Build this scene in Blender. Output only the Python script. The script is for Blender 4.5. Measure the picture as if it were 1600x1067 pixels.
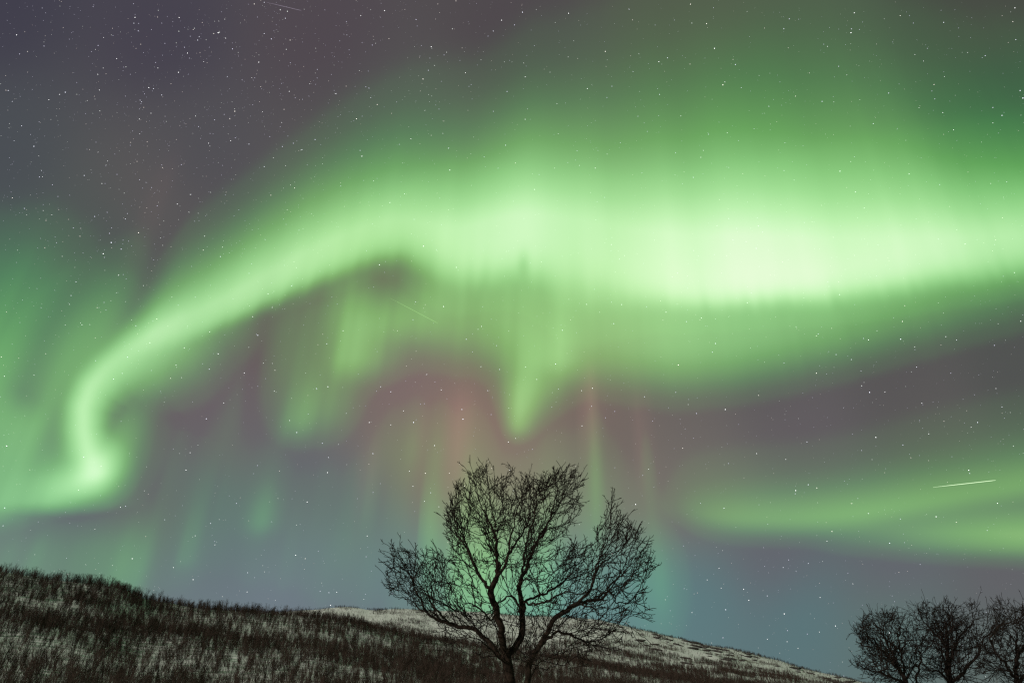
import bpy, bmesh, math, random
import numpy as np
from mathutils import Vector, Matrix

for o in list(bpy.data.objects): bpy.data.objects.remove(o)
SC = bpy.context.scene
COL = SC.collection
rng = np.random.RandomState(11); random.seed(11)

# ---------------------------------------------------------------- camera
PITCH = math.radians(29.0); FOC = 1066.67            # 24 mm lens on a 36 mm sensor, in 1600 px units
CAM_Z = 1.6
cam_data = bpy.data.cameras.new('camera'); cam = bpy.data.objects.new('camera', cam_data); COL.objects.link(cam)
cam_data.sensor_width = 36.0; cam_data.lens = 24.0; cam_data.clip_start = 0.1; cam_data.clip_end = 200000.0
cam.location = (0, 0, CAM_Z); cam.rotation_euler = (math.pi/2 + PITCH, 0, 0)
SC.camera = cam

# ---------------------------------------------------------------- world, moon, exposure
MOON_EL, MOON_AZ = math.radians(24), math.radians(-128)      # behind the camera's left shoulder (azimuth from +Y towards +X)
world = bpy.data.worlds.new('World'); SC.world = world; world.use_nodes = True
nt = world.node_tree; nt.nodes.clear()
skyt = nt.nodes.new('ShaderNodeTexSky'); skyt.sky_type = 'NISHITA'; skyt.sun_disc = False
skyt.sun_elevation = MOON_EL; skyt.sun_rotation = MOON_AZ
wbg = nt.nodes.new('ShaderNodeBackground'); wbg.inputs['Strength'].default_value = 0.0004      # night: moonlit air only
wout = nt.nodes.new('ShaderNodeOutputWorld')
nt.links.new(skyt.outputs[0], wbg.inputs[0]); nt.links.new(wbg.outputs[0], wout.inputs[0])

moon_data = bpy.data.lights.new('moon', 'SUN'); moon_data.energy = 2.1; moon_data.angle = math.radians(0.5)
moon_data.color = (1.0, 0.87, 0.79)
moon = bpy.data.objects.new('moon', moon_data); COL.objects.link(moon)
md = Vector((math.sin(MOON_AZ)*math.cos(MOON_EL), math.cos(MOON_AZ)*math.cos(MOON_EL), math.sin(MOON_EL)))
moon.rotation_euler = (-md).to_track_quat('-Z', 'Y').to_euler(); moon.location = md*60

SC.view_settings.view_transform = 'Standard'; SC.view_settings.look = 'None'
SC.view_settings.exposure = 0.0; SC.view_settings.gamma = 1.0
SC.cycles.transparent_max_bounces = 48
SC.cycles.max_bounces = 6
SC.cycles.use_denoising = False          # keep the fine twigs, scrub and stars crisp
SC.cycles.filter_width = 1.3

# ---------------------------------------------------------------- helpers
def tag(o, label=None, cat=None, group=None, kind=None):
    if label: o['label'] = label
    if cat: o['category'] = cat
    if group: o['group'] = group
    if kind: o['kind'] = kind
    return o

def mesh_obj(name, verts, faces, mat, parent=None, smooth=False, link=True):
    me = bpy.data.meshes.new(name)
    verts = np.asarray(verts, np.float32)
    if isinstance(faces, np.ndarray):
        k = faces.shape[1]; n = len(faces)
        me.vertices.add(len(verts)); me.vertices.foreach_set('co', verts.ravel())
        me.loops.add(n*k); me.loops.foreach_set('vertex_index', faces.astype(np.int32).ravel())
        me.polygons.add(n)
        me.polygons.foreach_set('loop_start', np.arange(0, n*k, k, dtype=np.int32))
        me.update(calc_edges=True)
    else:
        me.from_pydata([tuple(map(float, p)) for p in verts], [], faces); me.update()
    if smooth: me.polygons.foreach_set('use_smooth', np.ones(len(me.polygons), bool))
    if mat: me.materials.append(mat)
    o = bpy.data.objects.new(name, me)
    if link: COL.objects.link(o)
    if parent: o.parent = parent
    return o

def empty(name, loc=(0, 0, 0)):
    o = bpy.data.objects.new(name, None); COL.objects.link(o); o.location = loc; o.empty_display_size = .2
    return o

def ray(u, v):
    # direction of a point of the sky chart
    x = (u-800)/FOC; y = (533.5-v)/FOC
    c, s = math.cos(PITCH), math.sin(PITCH)
    return np.array((x, c - y*s, s + y*c))

def at(u, v, Y):
    d = ray(u, v); return np.array((0, 0, CAM_Z)) + d*(Y/d[1])

def new_mat(name):
    m = bpy.data.materials.new(name); m.use_nodes = True; t = m.node_tree; t.nodes.clear()
    return m, t, t.nodes, t.links

def glow_mat(name, strength=1.0, attr='glow'):
    m, t, n, l = new_mat(name)
    a = n.new('ShaderNodeAttribute'); a.attribute_name = attr
    e = n.new('ShaderNodeEmission'); e.inputs['Strength'].default_value = strength
    tr = n.new('ShaderNodeBsdfTransparent'); add = n.new('ShaderNodeAddShader'); o = n.new('ShaderNodeOutputMaterial')
    l.new(a.outputs['Color'], e.inputs['Color']); l.new(e.outputs[0], add.inputs[0]); l.new(tr.outputs[0], add.inputs[1]); l.new(add.outputs[0], o.inputs[0])
    m.cycles.emission_sampling = 'NONE'
    return m

def set_glow(o, rgb):
    me = o.data; at_ = me.attributes.new('glow', 'FLOAT_COLOR', 'POINT')
    c = np.ones((len(rgb), 4), np.float32); c[:, :3] = rgb; at_.data.foreach_set('color', c.ravel())

# ---------------------------------------------------------------- night sky model
# A fixed chart of the sky: gnomonic map centred on azimuth 0 (north, +Y), elevation PITCH.
def chart(d):
    F = np.array((0, math.cos(PITCH), math.sin(PITCH))); U = np.array((0, -math.sin(PITCH), math.cos(PITCH)))
    zc = np.maximum(d @ F, 0.15)
    return 800 + FOC*d[:, 0]/zc, 533.5 - FOC*(d @ U)/zc

def s2l(c):
    c = np.asarray(c, float)/255.0
    return np.where(c <= .04045, c/12.92, ((c+.055)/1.055)**2.4)

SKY_TINT = np.array([
 (0,0,65,63,76),(250,60,70,66,78),(0,250,74,78,84),(500,60,80,72,79),(300,250,80,79,85),(800,40,79,73,77),
 (1100,40,82,78,74),(1550,20,72,73,68),(600,200,84,85,84),(1200,120,76,82,72),(1580,150,60,76,66),(0,420,76,94,88),
 (150,370,80,88,85),(240,300,92,88,88),(800,350,92,92,86),(1300,330,86,92,80),(430,520,100,88,90),(300,600,106,92,100),(350,690,106,98,102),
 (590,440,108,108,90),(620,600,126,106,108),(730,670,144,114,106),(715,730,136,118,106),(650,720,122,114,98),
 (920,600,122,103,97),(960,680,114,102,97),(1060,640,104,98,96),(1200,600,92,88,90),(1400,600,87,84,85),
 (1580,570,80,82,80),(1250,680,98,92,96),(1450,660,92,90,88),(1000,770,122,116,106),(810,720,132,124,108),
 (1200,870,100,98,108),(1400,890,100,98,108),(1560,910,98,95,101),(1100,940,90,122,126),(1250,970,88,118,122),
 (1400,970,93,118,112),(1560,1000,92,106,102),(250,790,102,104,102),(340,780,92,108,110),(350,860,100,113,121),
 (420,930,113,126,136),(500,880,106,120,129),(560,800,98,110,113),(480,760,99,101,108),(100,840,98,106,110),
 (40,875,110,126,124),(300,930,109,125,130),(620,890,103,124,132),(1000,930,96,132,136),(870,960,104,128,142),
 (520,560,112,104,92),(820,560,112,112,92),(200,660,100,98,96),(1100,760,112,108,102)], float)

def sky_base(u, v):
    uu = np.clip(u, -400, 2000); vv = np.clip(v, -400, 1250)
    col = s2l(SKY_TINT[:, 2:]); num = np.zeros((len(uu), 3)); den = np.zeros(len(uu))
    for k in range(len(SKY_TINT)):
        w = 1.0/((uu-SKY_TINT[k, 0])**2 + (vv-SKY_TINT[k, 1])**2 + 85.0**2)**2.0
        num += w[:, None]*col[k]; den += w
    w = rayc(u, v); out = num/den[:, None]
    for (a, top, bot, sg, k) in ((922, 585, 700, 8, .075), (716, 620, 750, 13, .065), (1003, 620, 740, 7, .035), (236, 250, 420, 13, .012), (575, 690, 800, 9, .03), (655, 640, 740, 10, .02)):
        f = k*np.exp(-.5*((w-rayc(np.array(a+0.0), np.array((top+bot)/2.)))/sg)**2)/((1+np.exp(-np.clip((v-top)/14, -30, 30)))*(1+np.exp(np.clip((v-bot)/22, -30, 30))))
        out = out + f[:, None]*np.array((1.0, .42, .36))       # red oxygen rays
    num = out*den[:, None]
    back = np.clip((-vv-150)/250, 0, 1)[:, None]          # overhead and behind, out of view: green glow added to tint the snow
    return num/den[:, None]*(1-back) + np.array((.055, .12, .06))*back

UZ, VZ, V0 = 870.0, -1370.0, 500.0           # the rays of the aurora run towards the zenith
def rayc(u, v): return UZ + (u-UZ)*(V0-VZ)/np.maximum(v-VZ, 200.0)

def table(xs, ys, x, smooth=22):
    g = np.arange(-700, 2500, 4.0); t = np.interp(g, xs, ys)
    k = np.exp(-.5*(np.arange(-60, 61, 4.0)/smooth)**2); k /= k.sum()
    t = np.convolve(np.pad(t, len(k)//2, mode='edge'), k, mode='valid')
    return np.interp(x, g, t)

def noise1(x, seed, scale):
    r = np.random.RandomState(seed).rand(512); q = x/scale + 200
    i = np.floor(q).astype(int); f = q-i; f = f*f*(3-2*f)
    return r[i % 512]*(1-f) + r[(i+1) % 512]*f

def column(w, v, T, tex=0.0, seed=1):
    X = T['u']; g = lambda k, s=22: table(X, T[k], w, s)
    jag = (noise1(w, seed, 13)-.5)*2*tex
    a = g('yb', T.get('sm', 22)) - v
    S = 1/(1+np.exp(-np.clip((a+jag)/g('s'), -40, 40)))
    up = np.maximum(a-g('a0'), 0)
    return S*((g('I1')*np.exp(-(up/g('h1'))**1.35))**1.7 + (g('I2')*np.exp(-(np.maximum(a, 0)/g('h2'))**1.8))**1.7)**(1/1.7)

MAIN = dict(u=[ 60, 150, 200, 250, 350, 450, 540, 600, 645, 700, 760, 810, 900,1000,1100,1180,1300,1400,1500,1600,1750],
           yb=[665, 612, 583, 556, 508, 452, 414, 400, 412, 440, 437, 428, 462, 474, 480, 477, 470, 456, 441, 427, 405],
           s =[12,10,10,11,11,11,12,12,15,17,15,15,26,14,11,11,11,12,13,14,14],
           I1 =[0,0.28,0.46,0.56,0.61,0.62,0.61,0.6,0.62,0.7,0.77,0.78,0.66,0.66,0.76,0.86,0.77,0.7,0.68,0.66,0.63],
           a0 =[20,24,28,36,46,54,58,58,62,78,92,92,118,112,108,108,96,82,68,54,44],
           h1 =[40,55,66,76,88,94,94,92,94,98,100,104,112,118,124,130,126,122,116,104,94],
           I2 =[0.05,0.16,0.2,0.22,0.22,0.22,0.22,0.22,0.24,0.26,0.29,0.31,0.37,0.4,0.42,0.43,0.43,0.41,0.37,0.31,0.24],
           h2 =[80,110,130,155,175,190,200,210,215,225,240,250,270,295,315,325,322,312,300,285,265])
VEIL = dict(u=[560, 610, 650, 700, 760, 800, 850, 900, 950,1000,1060,1150,1250,1350,1450,1550,1620,1750],
           yb =[530,528,528,538,545,565,582,580,578,584,588,578,555,530,505,482,466,440],
           I1=[  0, .16, .26, .34, .36, .38, .40, .40, .41, .45, .48, .46, .44, .42, .38, .34, .32, .30])
for k, c in dict(s=24, a0=110, h1=90, I2=0, h2=100).items(): VEIL[k] = [c]*18
LOW1 = dict(u=[1000,1050,1090,1150,1250,1350,1450,1520,1600,1750],
           yb=[ 800, 812, 822, 829, 830, 821, 803, 790, 778, 765],
           I1=[   0, .06, .18, .27, .31, .32, .28, .26, .26, .25],
           I2=[   0, .03, .06, .08, .09, .11, .14, .15, .16, .16])
for k, c in dict(s=11, a0=16, h1=52, h2=125).items(): LOW1[k] = [c]*10
LOW2 = dict(u=[1230,1290,1400,1500,1600,1750],
           yb=[ 838, 852, 858, 861, 864, 868],
           I1 =[0,0.11,0.2,0.3,0.37,0.37])
for k, c in dict(s=10, a0=28, h1=55, I2=0, h2=100).items(): LOW2[k] = [c]*6

def blobs(u, v, L, p=2.0):
    w = rayc(u, v); acc = np.zeros_like(u)
    for (bu, bv, sl, sr, su, sd, I) in L:
        k = (V0-VZ)/(bv-VZ); c = UZ + (bu-UZ)*k
        du = (w-c)/k; dv = v-bv
        q = (du/np.where(du < 0, sl, sr))**2 + (dv/np.where(dv < 0, su, sd))**2
        acc += (I*np.exp(-.5*q))**p
    return acc**(1/p)

def stroke(u, v, pts, n=90):
    # pts rows: u, v, I, sigma on the left of the walk, sigma on its right
    pts = np.array(pts, float); t = np.linspace(0, len(pts)-1, n)
    i = np.arange(len(pts)); P = np.stack([np.interp(t, i, pts[:, c]) for c in range(5)], 1)
    for _ in range(3): P[1:-1] = .25*P[:-2] + .5*P[1:-1] + .25*P[2:]
    best = np.full(len(u), 1e9); idx = np.zeros(len(u), int)
    for k in range(n):
        d = (u-P[k, 0])**2 + (v-P[k, 1])**2
        m = d < best; best[m] = d[m]; idx[m] = k
    T = np.gradient(P[:, :2], axis=0)
    side = T[idx, 0]*(v-P[idx, 1]) - T[idx, 1]*(u-P[idx, 0])
    sl, sr = P[idx, 3], P[idx, 4]
    bl = 1/(1+np.exp(-np.clip(side/30.0, -30, 30)))           # soft change of side
    sg = sl*(1-bl) + sr*bl
    return P[idx, 2]*np.exp(-.5*(best/sg**2)**.85)

VEIL_BLOBS = [(540,555,20,40,105,30,.34),(535,480,24,40,70,60,.20),(472,652,28,22,50,27,.20),(484,560,44,50,110,80,.14),(600,505,50,70,30,28,.22),
              (650,480,60,60,40,40,.22),(862,555,55,44,60,30,.36),(830,598,32,36,42,32,.32),(816,630,21,27,40,28,.29),(808,658,13,19,42,19,.27),(520,620,34,34,60,50,.14),(508,640,40,30,50,34,.12),(575,548,40,50,44,34,.18),(445,520,24,24,80,80,.10)]
LEFT_BLOBS = [(5,600,70,62,110,120,.27),(20,700,70,60,110,70,.25),(62,650,30,22,120,90,.16),(-90,620,200,70,140,130,.26),(50,460,110,80,70,80,.12),
              (72,782,80,76,46,14,.31),(-20,795,160,60,60,20,.22),(140,500,50,60,60,60,.10)]
RAY_BLOBS = [(305,815,34,16,85,50,.07),(283,872,8,24,70,16,.09),(215,890,70,18,60,60,.15),(80,880,80,80,40,40,.08),(410,812,24,26,46,20,.12),(408,775,30,40,80,70,.06),
             (570,800,6,16,70,40,.07),(657,815,2.5,22,75,55,.13),(690,850,40,60,90,60,.12),(775,915,75,95,90,60,.29),(930,745,9,11,70,90,.13),(1012,755,7,9,60,80,.07),
             (1015,900,34,34,90,70,.12),(655,700,50,60,50,40,.08),(490,800,40,30,80,60,.05),(200,720,24,40,60,50,.10),(230,640,14,10,130,60,.04),
             (900,800,60,60,90,80,.10),(345,640,20,24,90,80,.03),(440,880,60,40,80,40,.03),(540,835,14,20,90,50,.07),(612,800,12,24,90,60,.06),(452,860,10,18,80,40,.05),(342,800,9,24,100,60,.06),(362,660,16,18,90,80,.04),(735,770,14,26,80,60,.09),(255,780,10,20,90,60,.05),(110,860,130,130,36,60,.09),(560,870,80,60,60,60,.05)]

def smooth01(x): x = np.clip(x, 0, 1); return x*x*(3-2*x)

def aurora_layers(u, v):
    w = rayc(u, v)
    fade = smooth01((u+650)/500)*smooth01((2300-u)/500)*smooth01((v+600)/500)
    ramp = 1-.75*smooth01((w-840)/80)
    rays = 1 + (.13*(noise1(w, 7, 12)-.5) + .20*(noise1(w, 9, 37)-.5))*ramp
    main = column(w, v, MAIN, 2.6, 3)*(1 + .035*(noise1(w, 17, 20)-.5) + .08*(noise1(w, 18, 75)-.5))
    main *= 1 - .20*np.exp(-.5*((w-815)/7)**2 - .5*((v-416)/16)**2)
    main *= 1 - .30*np.exp(-.5*((w-612)/38)**2 - .5*((v-425)/26)**2)
    cut = smooth01((w-150)/110)
    curl = stroke(u, v, [(320,476,.30,54,24),(262,508,.50,54,24),(210,541,.60,48,23),(168,574,.64,36,20),(142,604,.69,30,20),(130,636,.72,26,21),(130,670,.72,24,23),
                         (136,700,.73,25,25),(143,722,.70,26,25),(150,742,.50,24,24),(154,758,.15,24,24)])
    halo = blobs(u, v, [(180,712,30,30,70,44,.26),(135,560,70,40,100,80,.27),(118,745,70,44,50,22,.30),(150,738,30,27,34,22,.66),(126,762,44,40,30,17,.44),(84,776,50,40,30,15,.28)])
    band = (np.maximum(main*cut, 0)**3 + curl**3 + halo**3)**(1/3)
    veil = ((column(w, v, VEIL, 1.2, 5)*(.35+.65*rays))**2.5 + (blobs(u, v, VEIL_BLOBS)*rays)**2.5)**(1/2.5)
    veil *= 1 - .45*np.exp(-.5*((u-600)/44)**2 - .5*((v-428)/28)**2)
    low = (column(u, v, LOW1)**2 + column(u, v, LOW2)**2)**.5
    left = blobs(u, v, LEFT_BLOBS)*(.4+.6*rays)
    lane = np.full(len(u), 1e9)
    for (a, b) in zip(((230,360),(150,440),(85,530)), ((150,440),(85,530),(45,610))):
        for t in np.linspace(0, 1, 12):
            lane = np.minimum(lane, (u-(a[0]+t*(b[0]-a[0])))**2 + (v-(a[1]+t*(b[1]-a[1])))**2)
    left *= 1 - .55*np.exp(-.5*lane/24**2)
    ray = blobs(u, v, RAY_BLOBS)*(1 + .5*(noise1(w, 23, 19)-.5))
    return [np.maximum(x, 0)*fade for x in (band, veil, low, left, ray)]

RAMP_I = [0, .08, .15, .30, .45, .60, .75, .88, 1.0, 1.15]
RAMP_C = np.array([(0,0,0),(.006,.055,.008),(.016,.125,.018),(.066,.295,.044),(.158,.48,.125),(.262,.63,.215),(.40,.77,.335),(.54,.85,.465),(.70,.87,.61),(.78,.88,.70)])
def aurora_emission(layers):
    T = sum(x**2.6 for x in layers)**(1/2.6)
    S = sum(layers) + 1e-9
    E = np.stack([np.interp(T, RAMP_I, RAMP_C[:, c]) for c in range(3)], 1)
    tint = [(1, 1, 1), (1.04, 1, .96), (1.30, 1, .74), (1, 1, 1), (1.05, 1, 1)]
    return [E*(x/S)[:, None]*np.array(t) for x, t in zip(layers, tint)]

# ---------------------------------------------------------------- sky dome
SKY_R = 40000.0
def dirs(az, el):
    A, E = np.meshgrid(az, el)
    return np.stack([np.sin(A)*np.cos(E), np.cos(A)*np.cos(E), np.sin(E)], -1).reshape(-1, 3)

def grid_faces(nr, nc, wrap=False):
    i = np.arange(nr-1)[:, None]*nc; j = np.arange(nc if wrap else nc-1)[None, :]; j2 = (j+1) % nc
    return np.stack([i+j, i+j2, i+nc+j2, i+nc+j], -1).reshape(-1, 4)

def build_sky():
    az = np.radians(np.concatenate([np.arange(-80, 80, .8), np.arange(80, 280, 8)]))
    el = np.radians(np.concatenate([np.arange(-6, 72, .7), np.arange(72, 90, 3), [89.9]]))
    d = dirs(az, el); u, v = chart(d)
    o = mesh_obj('sky', d*SKY_R, grid_faces(len(el), len(az), True), glow_mat('night_sky'), smooth=True)
    set_glow(o, sky_base(u, v)); tag(o, 'dark purple grey night sky fading to teal blue at the horizon', 'sky', kind='structure')

def build_auroras():
    az = np.radians(np.arange(-82, 82.01, .22)); el = np.radians(np.arange(-1, 78.01, .22))
    d = dirs(az, el); u, v = chart(d); nc = len(az)
    F = grid_faces(len(el), nc)
    E = aurora_emission(aurora_layers(u, v))
    gm = glow_mat('aurora_glow')
    info = [('aurora_band', 'brightest aurora, broad pale green band across the sky, curling down at its left end', 26000, .012),
            ('aurora_veil', 'soft green aurora veil hanging below the bright band, with a pointed tongue above the tree', 28000, .012),
            ('aurora_band', 'lower fainter green aurora band above the right trees, below the dark gap', 30000, .010),
            ('aurora_curtain', 'dim green aurora curtain at the left edge, outside the curling end of the bright band', 32000, .010),
            ('aurora_rays', 'faint upright green aurora rays low in the sky above the hill and behind the tree', 34000, .008)]
    for (name, label, R, thr), e in zip(info, E):
        lum = e.max(1); k = np.clip((lum-thr)/(1.6*thr), 0, 1); k = k*k*(3-2*k)
        e = e*k[:, None]
        keep = (lum[F] > thr).any(1); f = F[keep]
        ids = np.unique(f); remap = np.full(len(d), -1); remap[ids] = np.arange(len(ids)); f = remap[f]; n = len(ids)
        inner = d[ids]*R; outer = d[ids]*(R+500.0)
        # a closed curtain: inner sheet, outer sheet, rim
        ed = np.concatenate([f[:, [0, 1]], f[:, [1, 2]], f[:, [2, 3]], f[:, [3, 0]]])
        key = np.sort(ed, 1); code = key[:, 0].astype(np.int64)*n + key[:, 1]
        _, first, cnt = np.unique(code, return_index=True, return_counts=True)
        b = ed[first[cnt == 1]]
        rim = np.stack([b[:, 1], b[:, 0], b[:, 0]+n, b[:, 1]+n], 1)
        o = mesh_obj(name, np.concatenate([inner, outer]), np.concatenate([f, f[:, ::-1]+n, rim]), gm, smooth=True)
        set_glow(o, np.concatenate([e[ids], e[ids]])*.5)
        tag(o, label, 'aurora')

build_sky()
build_auroras()

# ---------------------------------------------------------------- stars and light streaks
def emit_mat(name, col, strength):
    m, t, n, l = new_mat(name)
    e = n.new('ShaderNodeEmission'); e.inputs[0].default_value = (*col, 1); e.inputs[1].default_value = strength
    o = n.new('ShaderNodeOutputMaterial'); l.new(e.outputs[0], o.inputs[0]); m.cycles.emission_sampling = 'NONE'
    return m

STAR_LISTS = [  # origin u, v of the sheet, then x, y in sheet units of 1/2.963 px and brightness
 (0, 0, "77,163,3 625,82,3 620,109,2 1010,153,4 990,157,2 1045,178,2 922,172,2 915,187,2 868,247,3 826,336,3 731,316,2 1198,289,3 1223,157,2 453,345,2 460,418,2 302,428,3 276,438,2 226,463,2 689,407,3 711,411,2 749,441,2 655,472,1 699,525,2 645,552,2 647,620,1 404,466,1 540,273,2 478,316,1 1087,516,3 1064,551,2 1068,652,2 966,664,2 972,677,1 1153,668,2 1052,356,1 1166,361,1 157,678,3 454,705,1 498,746,1 390,813,2 752,777,1 821,945,2 580,1014,2 590,989,1 57,916,2 200,975,1 240,995,1 1364,871,2 1346,857,1 1223,772,2 1322,767,1 1398,693,2 1304,568,1 1215,519,1 1555,435,2 1339,424,2 830,83,2 1177,20,2 1223,12,2 100,583,2 65,652,1 57,470,1 38,420,2 127,240,1 1343,187,2 1321,86,2 480,175,1 943,287,1 1013,99,1 1041,90,1 192,790,1 197,819,1 180,723,1"),
 (530, 0, "210,51,3 752,95,3 713,145,2 426,218,3 848,58,3 1062,63,3 1342,44,2 1232,239,3 388,367,3 1480,287,3 1520,269,2 1149,411,2 861,357,2 854,293,1 585,338,2 80,551,3 105,724,3 512,788,3 146,453,1 397,512,1 861,553,2 770,673,2 1060,265,1 100,74,2 36,163,1 332,643,2 506,687,2 480,618,1 426,627,1 1483,438,2 1014,621,1 998,779,1 1185,779,2 1360,333,1 235,938,2 302,898,1"),
 (1060, 0, "56,21,3 130,111,3 167,225,4 206,394,4 215,381,2 814,61,3 799,153,4 488,135,2 1027,74,2 542,446,2 419,493,2 1498,535,3 1582,420,3 1595,455,4 1562,185,2 1548,102,2 1558,38,3 748,793,3 1068,806,2 1274,602,2 1231,356,1 1228,105,2 840,463,1 780,348,1 902,573,2 1135,284,1 1095,254,1 1224,522,2 1114,500,1 493,662,1 116,697,1 104,729,2 489,790,1 1520,843,1"),
 (0, 350, "515,86,4 641,41,3 478,138,4 941,121,2 1021,151,2 549,237,2 352,268,2 329,331,2 726,440,2 1241,323,2 1351,287,2 1170,429,2 1194,515,3 1010,601,3 971,499,2 853,573,2 815,653,2 790,714,2 841,711,1 1036,828,2 955,901,3 1261,645,1 1273,677,2 1513,554,2 1518,753,3 1341,909,2 1374,965,2 566,691,1 526,717,2 212,600,1 31,1027,4 20,704,2 372,457,1 1131,689,2 1260,386,2"),
 (530, 350, "186,189,3 542,201,2 390,103,3 483,382,3 1146,372,2 1308,373,2 1513,408,2 1271,461,2 1033,492,2 1570,652,4 1002,648,3 915,719,2 742,673,2 688,771,2 568,858,3 573,903,4 344,918,4 139,918,3 239,776,3 192,753,2 406,696,2 298,864,2 239,929,2 472,768,2 817,992,2 783,1008,3 1124,934,2 1172,760,3 1122,771,2 1169,843,2 1414,799,2 156,1062,3 18,494,2 270,494,1 33,876,1 659,474,2"),
 (1060, 350, "172,553,3 106,435,2 880,536,3 1029,533,4 1037,451,3 1288,537,2 1238,521,2 1585,450,3 638,517,2 639,690,3 801,627,2 730,604,2 217,858,4 885,779,4 956,777,2 914,987,4 1127,829,2 1470,761,2 1385,918,3 1355,940,2 1103,662,2 595,1008,2 1498,846,2 765,850,1 371,793,2 1159,971,2"),
 (0, 650, "861,249,3 880,169,2 388,189,2 558,421,2 975,496,2 995,595,2 612,659,3 894,756,3 803,700,2 1369,643,3 1147,724,2 1422,397,3 1516,261,3 1520,191,2 1374,75,2 763,479,1 1413,659,2 1523,816,2 1559,814,2 1530,874,3 1144,813,2 22,424,3 14,507,2 904,553,2 1258,488,1"),
 (1060, 650, "20,148,2 362,173,2 497,200,2 543,344,4 601,317,3 641,332,3 211,425,3 711,533,3 978,587,3 1193,465,4 1477,403,3 1344,250,4 879,450,2 688,578,2 326,851,3 302,800,3 219,895,3 490,914,4 727,970,3 198,795,2 133,757,2 188,703,2 411,831,2 808,775,2 503,1043,2 63,908,2 656,838,2 412,1031,2 977,1002,3 545,716,1 601,681,2 485,700,2"),
 (0, 0, "2943,2334,4 2012,2062,3 1969,2190,3 1965,2320,2 2080,2190,2 2150,2250,2 1895,2180,2 1912,2250,2 1994,2280,2 2032,2345,2 1700,2480,2 2360,2175,2"),
]
STAR_R = 38000.0
star_cols = [(1, 1, 1), (.86, .88, 1), (1, .93, .84)]
def build_stars():
    mats = [emit_mat('star_light', c, 2.2) for c in star_cols]
    protos = []
    for m in mats:
        bm = bmesh.new(); bmesh.ops.create_icosphere(bm, subdivisions=1, radius=1.0)
        me = bpy.data.meshes.new('star'); bm.to_mesh(me); bm.free(); me.materials.append(m); protos.append(me)
    r = np.random.RandomState(5); proto_obj = None
    px = STAR_R/FOC
    for (ou, ov, txt) in STAR_LISTS:
        for s in txt.split():
            x, y, b = map(float, s.split(','))
            u, v = ou + x/2.963, ov + y/2.963
            d = ray(u, v); dist = np.linalg.norm(d)
            if proto_obj is None:
                o = bpy.data.objects.new('star', protos[0]); COL.objects.link(o); proto_obj = o
            else:
                o = proto_obj.copy(); COL.objects.link(o); o.data = protos[r.choice(3, p=[.55, .33, .12])]
            o.location = d/dist*STAR_R
            o.scale = (px/dist*(.22 + .11*b),)*3
            tag(o, 'small sharp white star, brighter than the dust of faint stars', 'star', 'bright stars scattered over the night sky')
    # the uncounted faint ones
    base = [Vector(p) for p in ((1, 0, 0), (-.5, .87, 0), (-.5, -.87, 0), (0, 0, 1.1))]
    V, F, C = [], [], []
    n = 9500
    for i in range(n):
        while True:
            u, v = r.uniform(-300, 1900), r.uniform(-250, 1060)
            milky = math.exp(-.5*(((u-330) + (v-150)*.6)/190)**2)*math.exp(-.5*((v-120)/260)**2)
            if r.rand() < .36 + .64*milky: break
        d = ray(u, v); dist = np.linalg.norm(d); c = d/dist*STAR_R
        s = px/dist*min(.17 + .13*r.exponential(), .66)
        q = np.linalg.qr(r.randn(3, 3))[0]
        k = len(V)
        for p in ((1, 1, 1), (1, -1, -1), (-1, 1, -1), (-1, -1, 1)): V.append(c + q @ np.array(p)*s*.8)
        F += [(k, k+1, k+2), (k, k+3, k+1), (k, k+2, k+3), (k+1, k+3, k+2)]
        t = r.rand(); b = r.uniform(.35, 1.3)
        col = np.array((.82, .80, 1.0) if t < .5 else (1, .88, .82) if t < .72 else (.95, 1, .95))*b
        C += [col]*4
    m, t, nn, l = new_mat('star_dust')
    a = nn.new('ShaderNodeAttribute'); a.attribute_name = 'glow'; e = nn.new('ShaderNodeEmission'); o_ = nn.new('ShaderNodeOutputMaterial')
    l.new(a.outputs['Color'], e.inputs[0]); l.new(e.outputs[0], o_.inputs[0]); m.cycles.emission_sampling = 'NONE'
    o = mesh_obj('faint_stars', np.array(V), np.array(F), m)
    set_glow(o, np.array(C)); tag(o, 'dust of faint stars over the whole night sky', 'stars', kind='stuff')

def streak(u0, v0, u1, v1, wpx, bright, label):
    # a short streak of light in the sky, built as a slim spindle
    a = ray(u0, v0); b = ray(u1, v1); R = 37000.0
    a = a/np.linalg.norm(a)*R; b = b/np.linalg.norm(b)*R
    ax = (b-a)/np.linalg.norm(b-a); n1 = np.cross(ax, a/R); n1 /= np.linalg.norm(n1); n2 = np.cross(ax, n1)
    V, F = [], []; N = 14; K = 6
    for i in range(N):
        t = i/(N-1); rad = wpx*R/FOC*(.25 + .75*min(1, t/.35))*(1 if t < .96 else .4)
        for k in range(K):
            g = 2*math.pi*k/K; V.append(a + (b-a)*t + rad*(math.cos(g)*n1 + math.sin(g)*n2))
    for i in range(N-1):
        for k in range(K): F.append((i*K+k, i*K+(k+1) % K, (i+1)*K+(k+1) % K, (i+1)*K+k))
    F.append(tuple(range(K))[::-1]); F.append(tuple(range((N-1)*K, N*K)))
    o = mesh_obj('light_streak', V, F, emit_mat('streak_light', bright, 1.0))
    tag(o, label, 'light_streak')

build_stars()
streak(1458, 761, 1556, 750, .36, (.80, .92, .68), 'longest and brightest light streak, near level, against the lower right green band')
streak(610, 466, 684, 505, .20, (.36, .50, .24), 'thin yellowish light streak slanting down across the green veil above the tree')
streak(416, 4, 471, 17, .26, (.26, .22, .28), 'faint grey light streak at the top edge of the dark sky')

# ---------------------------------------------------------------- snowy hills and ground
def azel(u, v):
    d = ray(u, v); return math.degrees(math.atan2(d[0], d[1])), math.degrees(math.atan2(d[2], math.hypot(d[0], d[1])))

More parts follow.
